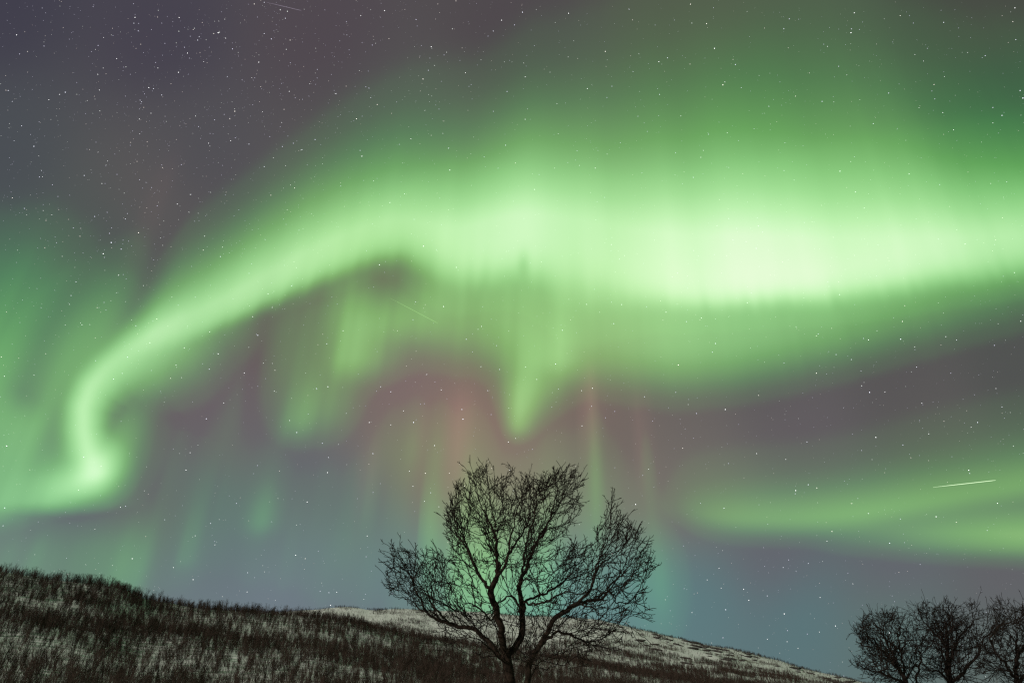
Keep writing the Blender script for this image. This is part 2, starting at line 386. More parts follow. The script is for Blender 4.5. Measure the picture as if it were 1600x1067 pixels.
def crest(pts, ext_l, ext_r):
    p = sorted(azel(u, v) for u, v in pts)
    return np.array([a for a, e in p]), np.array([e for a, e in p])

NEAR_PTS = [(0,893),(60,901),(100,908),(160,916),(200,925),(235,936),(300,943),(350,949),(400,953),(450,957),(500,962),(560,973),(620,986),(700,1003),(800,1019),(900,1034),(1000,1048),(1100,1066)]
FAR_PTS = [(430,957),(470,953),(510,949),(560,949),(640,952),(700,954),(760,957),(820,961),(880,963),(940,968),(985,977),(1010,984),(1060,995),(1100,1004),(1140,1011),(1180,1023),(1220,1033),(1260,1045),(1300,1054),(1350,1066)]
NA, NE = crest(NEAR_PTS, 0, 0); FA, FE = crest(FAR_PTS, 0, 0)
NA = np.concatenate([[-180, -110, -75, -55], NA, [NA[-1]+8, NA[-1]+25, 180]]); NE = np.concatenate([[0, 6, 11.5, 11.5], NE, [1.2, -.3, -.3]])
FA = np.concatenate([[-180, -80, -40, FA[0]-6], FA, [FA[-1]+6, FA[-1]+20, 180]]); FE = np.concatenate([[0, 3, 7, FE[0]-.3], FE, [1.2, .0, 0]])

def vnoise(x, y, seed):
    r = np.random.RandomState(seed).rand(256, 256)
    i = np.floor(x).astype(int); j = np.floor(y).astype(int); fx = x-i; fy = y-j
    fx = fx*fx*(3-2*fx); fy = fy*fy*(3-2*fy)
    g = lambda a, b: r[a % 256, b % 256]
    return (g(i, j)*(1-fx) + g(i+1, j)*fx)*(1-fy) + (g(i, j+1)*(1-fx) + g(i+1, j+1)*fx)*fy

def fbm(x, y, seed, n=4):
    s = 0; a = .5
    for k in range(n): s = s + a*vnoise(x*2**k+17*k, y*2**k+31*k, seed+k); a *= .5
    return s

def land_z(x, y):
    x = np.asarray(x, float); y = np.asarray(y, float)
    az = np.degrees(np.arctan2(x, y)); r = np.hypot(x, y)
    e1 = np.interp(az, NA, NE); e2 = np.interp(az, FA, FE)
    r1 = 430 + 40*np.sin(np.radians(az*3)); r2 = 800 + 50*np.sin(np.radians(az*2.2+40))
    def hill(e, r0, rc, back, e0):
        t = np.clip((r-r0)/(rc-r0), 0, 1)
        z = CAM_Z + np.minimum(r, rc)*np.tan(np.radians(e0 + (e-e0)*t**.85))
        past = np.maximum(r-rc, 0)
        return z - back*past - .00035*past**2*(past < 900) - .00035*900**2*(past >= 900)
    h1 = hill(e1, 90.0, r1, .14, -1.0); h2 = hill(e2, 330.0, r2, .10, 0.1)
    k = 3.0
    m = np.maximum(h1, h2); z = m + k*np.log(np.exp((h1-m)/k) + np.exp((h2-m)/k)) - k*np.log(2)*np.exp(-np.abs(h1-h2)/12)
    rough = (fbm(x/38, y/38, 3)-.47)*np.clip((r-110)/160, 0, 1)*np.where(r < 1200, 5.0, 0)
    near = (fbm(x/6, y/6, 23)-.47)*.5*np.clip((r-4)/8, 0, 1)*np.clip((160-r)/60, 0, 1)
    base = np.maximum(z, -2.0 + np.minimum(r, 3000)*0)
    damp = np.clip((base+2)/4, 0, 1)
    zz = np.where(r < 90, 0, base)*1.0
    zz = np.where(r < 130, np.minimum(np.maximum(zz, 0), 40), zz)
    return zz + rough*damp + near

def snow_mat():
    m, t, n, l = new_mat('snow')
    tc = n.new('ShaderNodeTexCoord')
    no = n.new('ShaderNodeTexNoise'); no.inputs['Scale'].default_value = .22; no.inputs['Detail'].default_value = 8; no.inputs['Roughness'].default_value = .68
    l.new(tc.outputs['Object'], no.inputs['Vector'])
    n2 = n.new('ShaderNodeTexNoise'); n2.inputs['Scale'].default_value = .022; n2.inputs['Detail'].default_value = 5
    l.new(tc.outputs['Object'], n2.inputs['Vector'])
    mix = n.new('ShaderNodeMath'); mix.operation = 'MULTIPLY_ADD'; mix.inputs[1].default_value = .8
    l.new(n2.outputs['Fac'], mix.inputs[0]); l.new(no.outputs['Fac'], mix.inputs[2])
    cr = n.new('ShaderNodeValToRGB'); e = cr.color_ramp.elements
    e[0].position = .66; e[0].color = (.16, .13, .10, 1)          # heath and stones poking through
    e[1].position = .82; e[1].color = (.78, .79, .80, 1)
    l.new(mix.outputs[0], cr.inputs[0])
    b = n.new('ShaderNodeBsdfPrincipled'); b.inputs['Roughness'].default_value = .85; b.inputs['Specular IOR Level'].default_value = .15
    l.new(cr.outputs[0], b.inputs['Base Color'])
    bp = n.new('ShaderNodeBump'); bp.inputs['Strength'].default_value = .5; bp.inputs['Distance'].default_value = .8
    l.new(no.outputs['Fac'], bp.inputs['Height']); l.new(bp.outputs[0], b.inputs['Normal'])
    o = n.new('ShaderNodeOutputMaterial'); l.new(b.outputs[0], o.inputs[0])
    return m

def build_land():
    az = np.radians(np.concatenate([np.arange(-62, 62, .3), np.arange(62, 298, 4)]))
    r = np.concatenate([[.5], np.geomspace(2, 100, 34), np.linspace(104, 620, 118), np.linspace(628, 1000, 54), np.geomspace(1040, 39000, 30)])
    A, R = np.meshgrid(az, r); x = (R*np.sin(A)).ravel(); y = (R*np.cos(A)).ravel()
    z = land_z(x, y)
    nr, nc = len(r), len(az)
    f = grid_faces(nr, nc, True)
    V = np.concatenate([np.stack([x, y, z], 1), [[0, 0, land_z(0, 0)]]])
    faces = [tuple(q) for q in f[:, ::-1]] + [(nr*nc, (k+1) % nc, k) for k in range(nc)]
    faces = [tuple(int(i) for i in q) for q in faces]
    o = mesh_obj('hills', V, faces, snow_mat(), smooth=True)
    tag(o, 'snow covered ground rising to a dark wooded hill and a paler snowy ridge', 'hill', kind='structure')

build_land()

# ---------------------------------------------------------------- bark
def bark_mat(name, dark, light, scale=9.0, frost=0.0):
    m, t, n, l = new_mat(name)
    tc = n.new('ShaderNodeTexCoord'); no = n.new('ShaderNodeTexNoise'); no.inputs['Scale'].default_value = scale; no.inputs['Detail'].default_value = 6
    l.new(tc.outputs['Object'], no.inputs['Vector'])
    cr = n.new('ShaderNodeValToRGB'); e = cr.color_ramp.elements
    e[0].position = .38; e[0].color = (*dark, 1); e[1].position = .66; e[1].color = (*light, 1)
    l.new(no.outputs['Fac'], cr.inputs[0])
    b = n.new('ShaderNodeBsdfPrincipled'); b.inputs['Roughness'].default_value = .9; b.inputs['Specular IOR Level'].default_value = .1
    l.new(cr.outputs[0], b.inputs['Base Color'])
    bp = n.new('ShaderNodeBump'); bp.inputs['Strength'].default_value = .6; bp.inputs['Distance'].default_value = .02
    l.new(no.outputs['Fac'], bp.inputs['Height']); l.new(bp.outputs[0], b.inputs['Normal'])
    o = n.new('ShaderNodeOutputMaterial'); l.new(b.outputs[0], o.inputs[0])
    return m

# ---------------------------------------------------------------- hillside birches, bare
def brush_mesh(seed, mat, h=4.6):
    r = np.random.RandomState(seed); V, F = [], []
    def stick(a, b, ra, rb):
        a, b = np.array(a), np.array(b); ax = b-a; L = np.linalg.norm(ax) + 1e-9; ax = ax/L
        n1 = np.cross(ax, (0.31, .9, .2)); n1 /= np.linalg.norm(n1); n2 = np.cross(ax, n1); k = len(V)
        for (p, q) in ((a, ra), (b, rb)):
            for j in range(3):
                g = 2.094*j; V.append(p + q*(math.cos(g)*n1 + math.sin(g)*n2))
        for j in range(3): F.append((k+j, k+(j+1) % 3, k+3+(j+1) % 3, k+3+j))
    ns = r.randint(2, 5)
    for s in range(ns):
        a0 = r.uniform(0, 6.28); lean = r.uniform(.06, .34); p = np.array((math.cos(a0)*.15, math.sin(a0)*.15, -.5))
        dirn = np.array((math.cos(a0)*lean, math.sin(a0)*lean, 1.0)); hh = h*r.uniform(.75, 1.05); n = 5; q = p
        for i in range(n):
            nx = q + dirn*hh/n + np.array((r.randn()*.1, r.randn()*.1, 0))
            stick(q, nx, .060*(1-i/n)+.012, .060*(1-(i+1)/n)+.012)
            for t in range(3 if i else 1):
                b0 = r.uniform(0, 6.28); L = hh*(.34-.035*i)*r.uniform(.6, 1.1)
                d2 = np.array((math.cos(b0)*.75, math.sin(b0)*.75, r.uniform(.55, 1.1))); st = q + (nx-q)*r.rand()
                mid = st + d2*L*.5; end = mid + (d2 + np.array((0, 0, .5)))*L*.45
                stick(st, mid, .024, .018); stick(mid, end, .018, .008)
                for w in range(3):
                    d3 = d2 + r.randn(3)*.5; d3[2] = abs(d3[2]) + .25; s2 = st + (end-st)*r.uniform(.35, .95)
                    stick(s2, s2 + d3*L*.33, .012, .006)
            q = nx
    me = bpy.data.meshes.new('hill_birch'); me.from_pydata([tuple(map(float, v)) for v in V], [], F); me.update(); me.materials.append(mat)
    return me

def build_brush():
    mat = bark_mat('brush_bark', (.035, .024, .019), (.085, .06, .05), 2.0)
    metas = [brush_mesh(100+k, mat) for k in range(7)]
    r = np.random.RandomState(77)
    # candidate spots over both hills
    N = 520000
    az = r.uniform(-50, 34, N); rr = np.sqrt(r.uniform(125**2, 960**2, N))
    x = rr*np.sin(np.radians(az)); y = rr*np.cos(np.radians(az)); z = land_z(x, y)
    el = np.degrees(np.arctan2(z+4-CAM_Z, rr))
    r1 = 430 + 40*np.sin(np.radians(az*3)); r2 = 800 + 50*np.sin(np.radians(az*2.2+40))
    e1 = np.interp(az, NA, NE); e2 = np.interp(az, FA, FE)
    near = rr < r1+12
    clump = fbm(x/30, y/30, 41); fine = fbm(x/9, y/9, 51)
    band = np.exp(-.5*((rr-(r1-105-.5*(az+20)))/26)**2)*.42 + np.exp(-.5*((rr-r1)/22)**2)*.6      # darker belts of wood
    pn = np.clip((clump-.34)*3.2, .34, 1)*.64 + band + np.clip((fine-.5)*1.5, 0, .3)
    fr = (rr-330)/(r2-330)
    big = fbm(x/75, y/75, 61)
    pf = (.09 + np.clip((fbm(x/20, y/20, 71)-.44)*6.0, 0, 1)*.85)*np.clip(1.3-fr*.9, .35, 1) + np.clip(.75-fr, 0, .45) + np.clip((big-.52)*6, 0, .7)*np.clip(1.3-fr, 0, 1) + np.exp(-.5*((rr-r2)/10)**2)*np.clip((fine-.38)*4, 0, .9)*.8
    p = np.where(near, pn, pf)*np.where(rr > r2+15, 0, 1)
    vis = (el > 1.2) & (near | (e2 > e1-.6))
    keep = (r.rand(N) < np.clip(p, 0, 1)*np.where(near, .72, .85)) & vis
    x, y, z, rr, az = x[keep], y[keep], z[keep], rr[keep], az[keep]
    sc = np.clip(r.gamma(6, .104, len(x)), .25, 1.2)*np.where(rr < 470, 1.0, .78)*np.where(rr > 700, .75, 1)
    # which of them show largest in the frame
    F = np.array((0, math.cos(PITCH), math.sin(PITCH))); U = np.array((0, -math.sin(PITCH), math.cos(PITCH)))
    P = np.stack([x, y, z+3*sc-CAM_Z], 1); zc = P @ F; pu = 800+FOC*P[:, 0]/zc; pv = 533.5-FOC*(P @ U)/zc
    size = sc/rr*((pu > 5) & (pu < 1595) & (pv < 1050))
    order = np.argsort(-size); one = order[:300]; rest = order[300:]
    proto = None
    for i in one:
        if proto is None:
            o = proto = bpy.data.objects.new('hill_birch', metas[0]); COL.objects.link(o)
        else:
            o = proto.copy(); COL.objects.link(o); o.data = metas[r.randint(7)]
        o.location = (x[i], y[i], z[i]); o.rotation_euler = (0, 0, r.uniform(0, 6.28)); o.scale = (sc[i]*r.uniform(.9, 1.2),)*2 + (sc[i],)
        tag(o, 'bare dark birch in the lowest, nearest rows of the wooded snowy hillside', 'tree', 'nearest bare birches on the hillside')
    # the far wood reads as one mass
    src = bpy.data.collections.new('birch_kinds')
    for k, me in enumerate(metas): src.objects.link(bpy.data.objects.new('birch_kind', me))
    me = bpy.data.meshes.new('hillside_brush'); me.vertices.add(len(rest)); me.vertices.foreach_set('co', np.stack([x[rest], y[rest], z[rest]], 1).astype(np.float32).ravel())
    for nm, val in (('turn', r.uniform(0, 6.28, len(rest))), ('size', sc[rest])):
        at_ = me.attributes.new(nm, 'FLOAT', 'POINT'); at_.data.foreach_set('value', val.astype(np.float32))
    at_ = me.attributes.new('which', 'INT', 'POINT'); at_.data.foreach_set('value', r.randint(0, 7, len(rest)).astype(np.int32))
    o = bpy.data.objects.new('hillside_brush', me); COL.objects.link(o); me.materials.append(mat)
    ng = bpy.data.node_groups.new('brush_scatter', 'GeometryNodeTree')
    ng.interface.new_socket('Geometry', in_out='INPUT', socket_type='NodeSocketGeometry'); ng.interface.new_socket('Geometry', in_out='OUTPUT', socket_type='NodeSocketGeometry')
    n, l = ng.nodes, ng.links
    gi = n.new('NodeGroupInput'); go = n.new('NodeGroupOutput'); m2p = n.new('GeometryNodeMeshToPoints'); iop = n.new('GeometryNodeInstanceOnPoints')
    ci = n.new('GeometryNodeCollectionInfo'); ci.inputs['Collection'].default_value = src; ci.inputs['Separate Children'].default_value = True; ci.inputs['Reset Children'].default_value = True
    def named(nm, ty):
        q = n.new('GeometryNodeInputNamedAttribute'); q.data_type = ty; q.inputs['Name'].default_value = nm; return q.outputs[0]
    cx = n.new('ShaderNodeCombineXYZ'); l.new(named('turn', 'FLOAT'), cx.inputs['Z'])
    l.new(gi.outputs[0], m2p.inputs[0]); l.new(m2p.outputs[0], iop.inputs['Points']); l.new(ci.outputs[0], iop.inputs['Instance'])
    iop.inputs['Pick Instance'].default_value = True
    l.new(named('which', 'INT'), iop.inputs['Instance Index']); l.new(cx.outputs[0], iop.inputs['Rotation']); l.new(named('size', 'FLOAT'), iop.inputs['Scale'])
    l.new(iop.outputs[0], go.inputs[0])
    md_ = o.modifiers.new('scatter', 'NODES'); md_.node_group = ng
    tag(o, 'dense bare birch wood darkening the slopes and the skyline of the hills', 'wood', kind='stuff')
    print('brush', len(one), len(rest))

build_brush()

def build_rocks():
    m = bark_mat('rock_face', (.03, .028, .027), (.10, .095, .09), 1.2); r = np.random.RandomState(9); proto = None; metas = []
    for k in range(4):
        bm = bmesh.new(); bmesh.ops.create_icosphere(bm, subdivisions=2, radius=1.0)
        for v in bm.verts:
            v.co *= 1 + .5*(r.rand()-.5); v.co.x *= 2.3; v.co.z *= .55
        me = bpy.data.meshes.new('rock'); bm.to_mesh(me); bm.free(); me.materials.append(m); metas.append(me)
    for i in range(64):
        az = r.uniform(7, 24) if i > 20 else r.uniform(10, 18); r2 = 800 + 50*math.sin(math.radians(az*2.2+40)); rr = r2-abs(r.normal(45, 55))-6
        x, y = rr*math.sin(math.radians(az)), rr*math.cos(math.radians(az)); s = r.uniform(.8, 2.6)
        if proto is None: o = proto = bpy.data.objects.new('rock', metas[0]); COL.objects.link(o)
        else: o = proto.copy(); COL.objects.link(o); o.data = metas[i % 4]
        o.location = (x, y, float(land_z(x, y))+.15*s); o.rotation_euler = (r.uniform(-.2, .2), r.uniform(-.1, .3), math.radians(-az)+r.uniform(-.4, .4)); o.scale = (s*1.3, s, s)
        tag(o, 'small dark rock breaking through the snow on the far pale ridge', 'rock', 'dark rocks on the snowy ridge')
build_rocks()

# ---------------------------------------------------------------- bare birches near the camera
def inside(poly, x, y):
    c = np.zeros(len(x), bool); n = len(poly)
    for i in range(n):
        x1, y1 = poly[i]; x2, y2 = poly[(i+1) % n]
        m = ((y1 > y) != (y2 > y)) & (x < (x2-x1)*(y-y1)/(y2-y1+1e-12) + x1)
        c ^= m
    return c

UPV = np.array((0, 0, .5))
class Tree:
    def __init__(s): s.p = []; s.par = []; s.limb = []
    def add(s, p, par, limb): s.p.append(np.array(p, float)); s.par.append(par); s.limb.append(limb); return len(s.p)-1

def grow_tree(limbs, outline, Y, core, seed, step, levels, tip_r, power, thin, fill=None):
    """limbs: name -> (parent name or None, parent index, [(u, v, depth offset)...]); outline: crown outline in the sky chart at distance Y."""
    r = np.random.RandomState(seed); T = Tree(); ends = {}
    for name, (par, pi, pts) in limbs.items():
        P = [at(u, v, Y+dy) if len(q) == 3 else None for q in pts for (u, v, dy) in [q]]
        cur = -1 if par is None else ends[par][pi]
        lid = name; marks = []
        start = P[0] if par is None else T.p[cur]
        if par is None: cur = T.add(P[0], -1, lid)
        marks.append(cur)
        seq = P[1:] if par is None else P
        for q in seq:
            a = T.p[cur].copy(); L = np.linalg.norm(q-a); n = max(1, int(L/step))
            for k in range(1, n+1):
                t = k/n; w = r.randn(3)*step*.40*(1 if k < n else .3)
                cur = T.add(a + (q-a)*t + w, cur, lid)
            marks.append(cur)
        ends[name] = marks
    # side branches: each level springs from the one before, bends up and outwards and stops at the crown's edge
    heart = at(*core, Y)
    own = np.array(T.p); used = {}
    cell = .055
    def crowded(p, b):
        q = used.get((int(p[0]//cell), int(p[1]//cell), int(p[2]//cell)))
        return q is not None and q != b
    def mark(p, b): used[(int(p[0]//cell), int(p[1]//cell), int(p[2]//cell))] = b
    ou = np.array(outline, float); u0, v0_ = ou.min(0)-4; u1, v1 = ou.max(0)+4
    gu, gv = np.meshgrid(np.arange(u0, u1), np.arange(v0_, v1)); gm = inside(outline, gu.ravel(), gv.ravel()).reshape(gu.shape)
    cp, sp = math.cos(PITCH), math.sin(PITCH); gh, gw = gm.shape
    def in_crown(p):
        x, y, z = float(p[0]), float(p[1]), float(p[2])-CAM_Z; zc = y*cp+z*sp
        u = 800+FOC*x/zc; v = 533.5-FOC*(z*cp-y*sp)/zc; i, j = int(v-v0_), int(u-u0)
        return (0 <= i < gh and 0 <= j < gw and bool(gm[i, j])), u, v
    bid = [0]
    LV = levels
    def shoot(node, lvl, d, L, limb):
        bid[0] += 1; b = bid[0]; st, up, wob = LV[lvl]['step'], LV[lvl]['up'], LV[lvl]['wob']
        n = max(1, int(L/st)); cur = node; nodes = []
        out_n = 0; lim = r.choice([0, 1, 3], p=[.45, .35, .20]) if lvl < 2 else r.choice([0, 1])
        for k in range(n):
            p = T.p[cur]; rad = p-heart; rad /= np.linalg.norm(rad)+1e-9
            d = d + up*(.62*rad + UPV) + r.randn(3)*wob; d /= math.sqrt(d[0]*d[0]+d[1]*d[1]+d[2]*d[2])
            q = p + d*st*r.uniform(.8, 1.2)
            ins, u, v = in_crown(q)
            if not ins:
                out_n += 1
                if out_n > lim: break
            if lvl < 3 and k > 0 and crowded(q, b) and r.rand() < .6: break
            cur = T.add(q, cur, limb); mark(q, b); nodes.append((cur, d.copy()))
        return nodes
    def side(d, lo, hi):
        a = r.randn(3); a -= d*np.dot(a, d); a /= np.linalg.norm(a)+1e-9; g = math.radians(r.uniform(lo, hi))
        return d*math.cos(g) + a*math.sin(g)
    n0 = len(T.p); nk = np.zeros(n0, int)
    for i in range(n0):
        if T.par[i] >= 0: nk[T.par[i]] += 1
    starts = []
    for i in range(n0):
        pr = T.par[i]
        if pr < 0: continue
        ins, u, v = in_crown(T.p[i])
        if not ins: continue
        d = T.p[i]-T.p[pr]; d /= np.linalg.norm(d)+1e-9
        if nk[i] == 0:
            for _ in range(2): starts.append((i, side(d, 0, 28), r.uniform(.5, .9)*LV[0]['len']))
        else:
            pf = LV[0]['p']*(1 if fill is None else float(fill(np.array([u]), np.array([v]))[0]))
            for _ in range(2):
                if r.rand() < pf: starts.append((i, side(d, 28, 62), r.uniform(.45, 1.15)*LV[0]['len']))
    r.shuffle(starts)
    todo = []
    for (i, d, L) in starts:
        todo.append((shoot(i, 0, np.array(d), L, T.limb[i]), T.limb[i], 1))
    for (nodes, limb, lvl) in todo:
        if lvl >= len(LV): continue
        m = len(nodes)
        for k, (q, d) in enumerate(nodes):
            last = k == m-1
            for _ in range(2 if last else 1):
                if last or r.rand() < LV[lvl]['p']:
                    L = LV[lvl]['len']*r.uniform(.45, 1.2)*(1.1-.55*k/max(1, m))
                    todo.append((shoot(q, lvl, side(d, 8 if last else 26, 32 if last else 62), L, limb), limb, lvl+1))
    # pipe model radii
    n = len(T.p); ch = [[] for _ in range(n)]
    for i in range(n):
        if T.par[i] >= 0: ch[T.par[i]].append(i)
    w = np.zeros(n)
    for i in range(n-1, -1, -1):
        w[i] = 1.0 if not ch[i] else sum(w[c] for c in ch[i]) + .12
    return T, ch, np.maximum(thin, tip_r*w**(1/power))

def tube_mesh(chains, P, R):
    V, F = [], []
    for c in chains:
        pts = np.array([P[i] for i in c]); rad = np.array([R[i] for i in c])
        if len(c) > 1: rad[0] = min(rad[0], rad[1]*1.25)
        if len(pts) > 3:
            pts[1:-1] = .2*pts[:-2] + .6*pts[1:-1] + .2*pts[2:]; rad[1:-1] = .25*rad[:-2] + .5*rad[1:-1] + .25*rad[2:]
        rm = rad.max(); K = 10 if rm > .06 else 7 if rm > .03 else 5 if rm > .012 else 3
        if rm <= .012: rad[-1] *= .6
        tn = np.gradient(pts, axis=0); tn /= np.linalg.norm(tn, axis=1)[:, None]+1e-9
        n1 = np.cross(tn[0], (.3, .8, .52)); n1 /= np.linalg.norm(n1); k0 = len(V)
        for i in range(len(pts)):
            n1 = n1 - tn[i]*np.dot(n1, tn[i]); n1 /= np.linalg.norm(n1)+1e-9; n2 = np.cross(tn[i], n1)
            for j in range(K):
                g = 2*math.pi*j/K; bump = 1 + (.10*math.sin(3*g + i*1.7) if K >= 7 else 0)
                V.append(pts[i] + rad[i]*bump*(math.cos(g)*n1 + math.sin(g)*n2))
        for i in range(len(pts)-1):
            for j in range(K): F.append((k0+i*K+j, k0+i*K+(j+1) % K, k0+(i+1)*K+(j+1) % K, k0+(i+1)*K+j))
        F.append(tuple(k0+j for j in range(K))[::-1]); F.append(tuple(k0+(len(pts)-1)*K+j for j in range(K)))
    return V, F

def plant_tree(name, label, T, ch, R, base, mat, twig_mat, trunk_r, twig_r, trunk_limb):
    root = empty(name, base); tag(root, label, 'tree')
    n = len(T.p); chains = []
    stack = [i for i in range(n) if T.par[i] < 0]; chain_start = [(i, None) for i in stack]
    while chain_start:
        i, par = chain_start.pop(); c = [] if par is None else [par]
        c.append(i)
        while ch[i]:
            k = max(ch[i], key=lambda q: R[q])
            # a limb drawn by hand keeps its own line
            for q in ch[i]:
                if q != k: chain_start.append((q, i))
            c.append(k); i = k
        chains.append(c)
    buckets = {}
    for c in chains:
        # split a chain where it gets thin, so that the twigs are a piece of their limb
        i = 1; seg = [c[0]]
        def kind(q): return 'twigs' if R[q] < twig_r else ('trunk' if (T.limb[q] == trunk_limb and R[q] > trunk_r) else 'limb')
        cur = kind(c[1]) if len(c) > 1 else 'twigs'
        seg = [c[0]]
        for q in c[1:]:
            k = kind(q)
            if k != cur and len(seg) > 1:
                buckets.setdefault((cur, T.limb[seg[-1]]), []).append(seg); seg = [seg[-1]]
            cur = k; seg.append(q)
        if len(seg) > 1: buckets.setdefault((cur, T.limb[seg[-1]]), []).append(seg)
    P = [p-np.array(base) for p in T.p]; limbs = {}
    def put(kind, key, parent, m):
        V, F = tube_mesh(buckets[key], P, R); o = mesh_obj(kind, V, F, m, parent, smooth=True)
        if kind == 'twigs': o['kind'] = 'stuff'
        return o
    trunk = [k for k in buckets if k[0] == 'trunk']
    for k in trunk: limbs[k[1]] = None; put('trunk', k, root, mat)
    for k in [k for k in buckets if k[0] == 'limb']: limbs[k[1]] = put('limb', k, root, mat)
    for k in [k for k in buckets if k[0] == 'twigs']: put('twigs', k, limbs.get(k[1]) or root, twig_mat)
    return root

MB = bark_mat('birch_bark', (.010, .007, .005), (.034, .023, .017), 14.0)
MT = bark_mat('twig_bark', (.011, .008, .007), (.026, .018, .015), 10.0)

# coordinates read as chart u, v and a depth offset in metres around the trunk
main_limbs = {
 'trunk': (None, 0, [(806,1292,0),(805,1222,0),(804,1150,0),(800,1100,0),(797,1067,0),(793,1040,0),(790,1016,0),(784,986,-.1),(777,958,-.15),(769,937,-.2),(768,918,-.2),(776,903,-.2),(787,888,-.25),(794,866,-.3),(796,838,-.3),(803,813,-.3),(811,789,-.35),(817,768,-.4),(806,752,-.4),(797,735,-.4)]),
 'second_stem': ('trunk', 2, [(820,1085,-.1),(824,1060,-.15),(826,1040,-.2),(836,1018,-.3),(852,992,-.4),(862,972,-.5),(880,955,-.6),(903,942,-.7),(924,920,-.8),(931,893,-.85),(941,866,-.9),(949,838,-.9),(955,814,-.9),(957,780,-.9)]),
 'middle': ('trunk', 6, [(803,1016,.1),(814,992,.2),(817,968,.25),(816,940,.3),(811,920,.35),(814,906,.4),(821,892,.45),(834,855,.6),(852,827,.7),(866,800,.75),(880,776,.8),(890,752,.8),(903,735,.8)]),
 'low_left': ('trunk', 5, [(774,1014,.2),(757,997,.4),(741,982,.5),(725,979,.55),(702,975,.6),(684,967,.7),(669,959,.8),(651,947,.9),(635,936,1),(618,929,1)]),
 'left_rising': ('low_left', 7, [(655,932,.7),(647,915,.7),(638,893,.7),(628,872,.6),(616,857,.6),(606,846,.6)]),
 'left_inner': ('low_left', 5, [(690,960,.3),(678,948,.2),(673,925,.2),(676,900,.2),(684,872,.2)]),
 'dark_low_left': ('trunk', 5, [(771,1018,-.4),(752,1000,-.6),(735,988,-.8),(716,1000,-1),(700,1006,-1),(687,1012,-1.1)]),
 'elbow': ('trunk', 8, [(766,969,-.5),(757,956,-.7),(742,946,-.8),(739,925,-.9),(735,899,-1),(724,876,-1)]),
 'left_crown': ('trunk', 10, [(757,908,0),(745,893,.1),(736,872,.2),(728,855,.25),(717,838,.3),(710,815,.3),(707,800,.3)]),
 'left_crown_side': ('left_crown', 4, [(722,832,.6),(708,820,.7),(700,815,.8)]),
 'straight': ('trunk', 11, [(777,880,.2),(776,860,.3),(776,838,.35),(772,810,.4),(768,788,.4),(762,755,.4),(760,738,.4),(766,720,.4)]),
 'left_upper': ('straight', 3, [(764,815,.8),(752,790,.9),(742,765,1.0),(733,738,1)]),
 'right_branch': ('middle', 6, [(838,903,-.1),(852,896,-.2),(872,890,-.3),(890,866,-.4),(907,850,-.5)]),
 'right_flat': ('middle', 4, [(832,935,.8),(850,928,.9),(872,915,1),(892,898,1.1),(905,880,1.2),(912,862,1.2)]),
 'right_crown': ('middle', 8, [(858,815,.2),(865,790,.1),(872,768,0),(866,742,0)]),
 'right_outer': ('second_stem', 8, [(915,940,-.4),(934,937,-.3),(952,921,-.2),(972,896,-.1),(990,872,0),(1003,848,0),(1010,838,0)]),
 'right_low': ('second_stem', 8, [(910,945,-1),(925,949,-1.2),(940,962,-1.3),(958,968,-1.4),(983,976,-1.5),(1003,996,-1.6),(1020,1010,-1.6)]),
 'right_side': ('right_outer', 3, [(962,957-15,.3),(978,951-8,.5),(992,931,.6),(1002,912,.7),(1012,895,.7)]),
 'hanging': ('second_stem', 7, [(888,962,-.2),(900,968,-.1),(911,984,0),(925,997,0),(945,1013,0)]),
 'left_mid': ('low_left', 6, [(673,940,1.0),(668,915,1.1),(661,893,1.2),(667,870,1.2)]),
 'left_out': ('low_left', 8, [(627,915,1.2),(616,900,1.3),(607,886,1.3)]),
 'left_near': ('low_left', 4, [(705,955,.3),(700,930,.1),(707,905,0),(713,886,0),(708,870,0)]),
 'elbow_side': ('elbow', 3, [(727,936,-1),(715,922,-1.1),(700,908,-1.1),(693,885,-1.1)]),
 'spire': ('second_stem', 11, [(953,812,-.8),(957,795,-.8),(957,778,-.8)]),
 'right_mid': ('right_outer', 2, [(962,905,.1),(978,878,.3),(990,850,.4)]),
 'right_under': ('right_low', 2, [(950,952,-1.0),(970,948,-.9),(990,955,-.8),(1008,958,-.8)]),
 'low_twigs': ('second_stem', 4, [(870,985,.1),(890,990,.3),(915,1002,.4),(935,1000,.4)]),
 'foot_left': ('trunk', 5, [(778,1028,.4),(760,1022,.7),(742,1026,.9),(728,1018,1)]),
 'foot_right': ('second_stem', 2, [(838,1042,.4),(856,1046,.6),(872,1034,.7)]),
 'inner_fork': ('trunk', 11, [(781,882,.5),(774,868,.8),(762,850,1),(752,828,1.1),(748,805,1.2)]),
 'inner_right': ('middle', 6, [(818,880,-.2),(822,858,-.4),(826,835,-.6),(836,806,-.7),(838,780,-.8),(832,756,-.8)]),
 'centre_fill': ('trunk', 13, [(806,850,.3),(818,832,.6),(828,808,.8),(848,782,.9),(850,756,.9)]),
 'low_centre': ('middle', 3, [(806,938,-.4),(796,930,-.6),(785,938,-.7),(776,945,-.8)]),
 'low_reach': ('middle', 4, [(835,945,-.5),(852,940,-.8),(870,930,-1),(890,925,-1.2)]),
 'right_inner': ('second_stem', 9, [(926,905,-1.2),(918,888,-1.4),(914,868,-1.5),(920,848,-1.5)]),
 'right_spray': ('second_stem', 10, [(940,880,-.4),(956,868,-.2),(972,850,0),(985,832,.1)]),
 'low_right': ('second_stem', 3, [(846,1034,.3),(866,1036,.5),(884,1040,.6),(896,1028,.6)]),
}
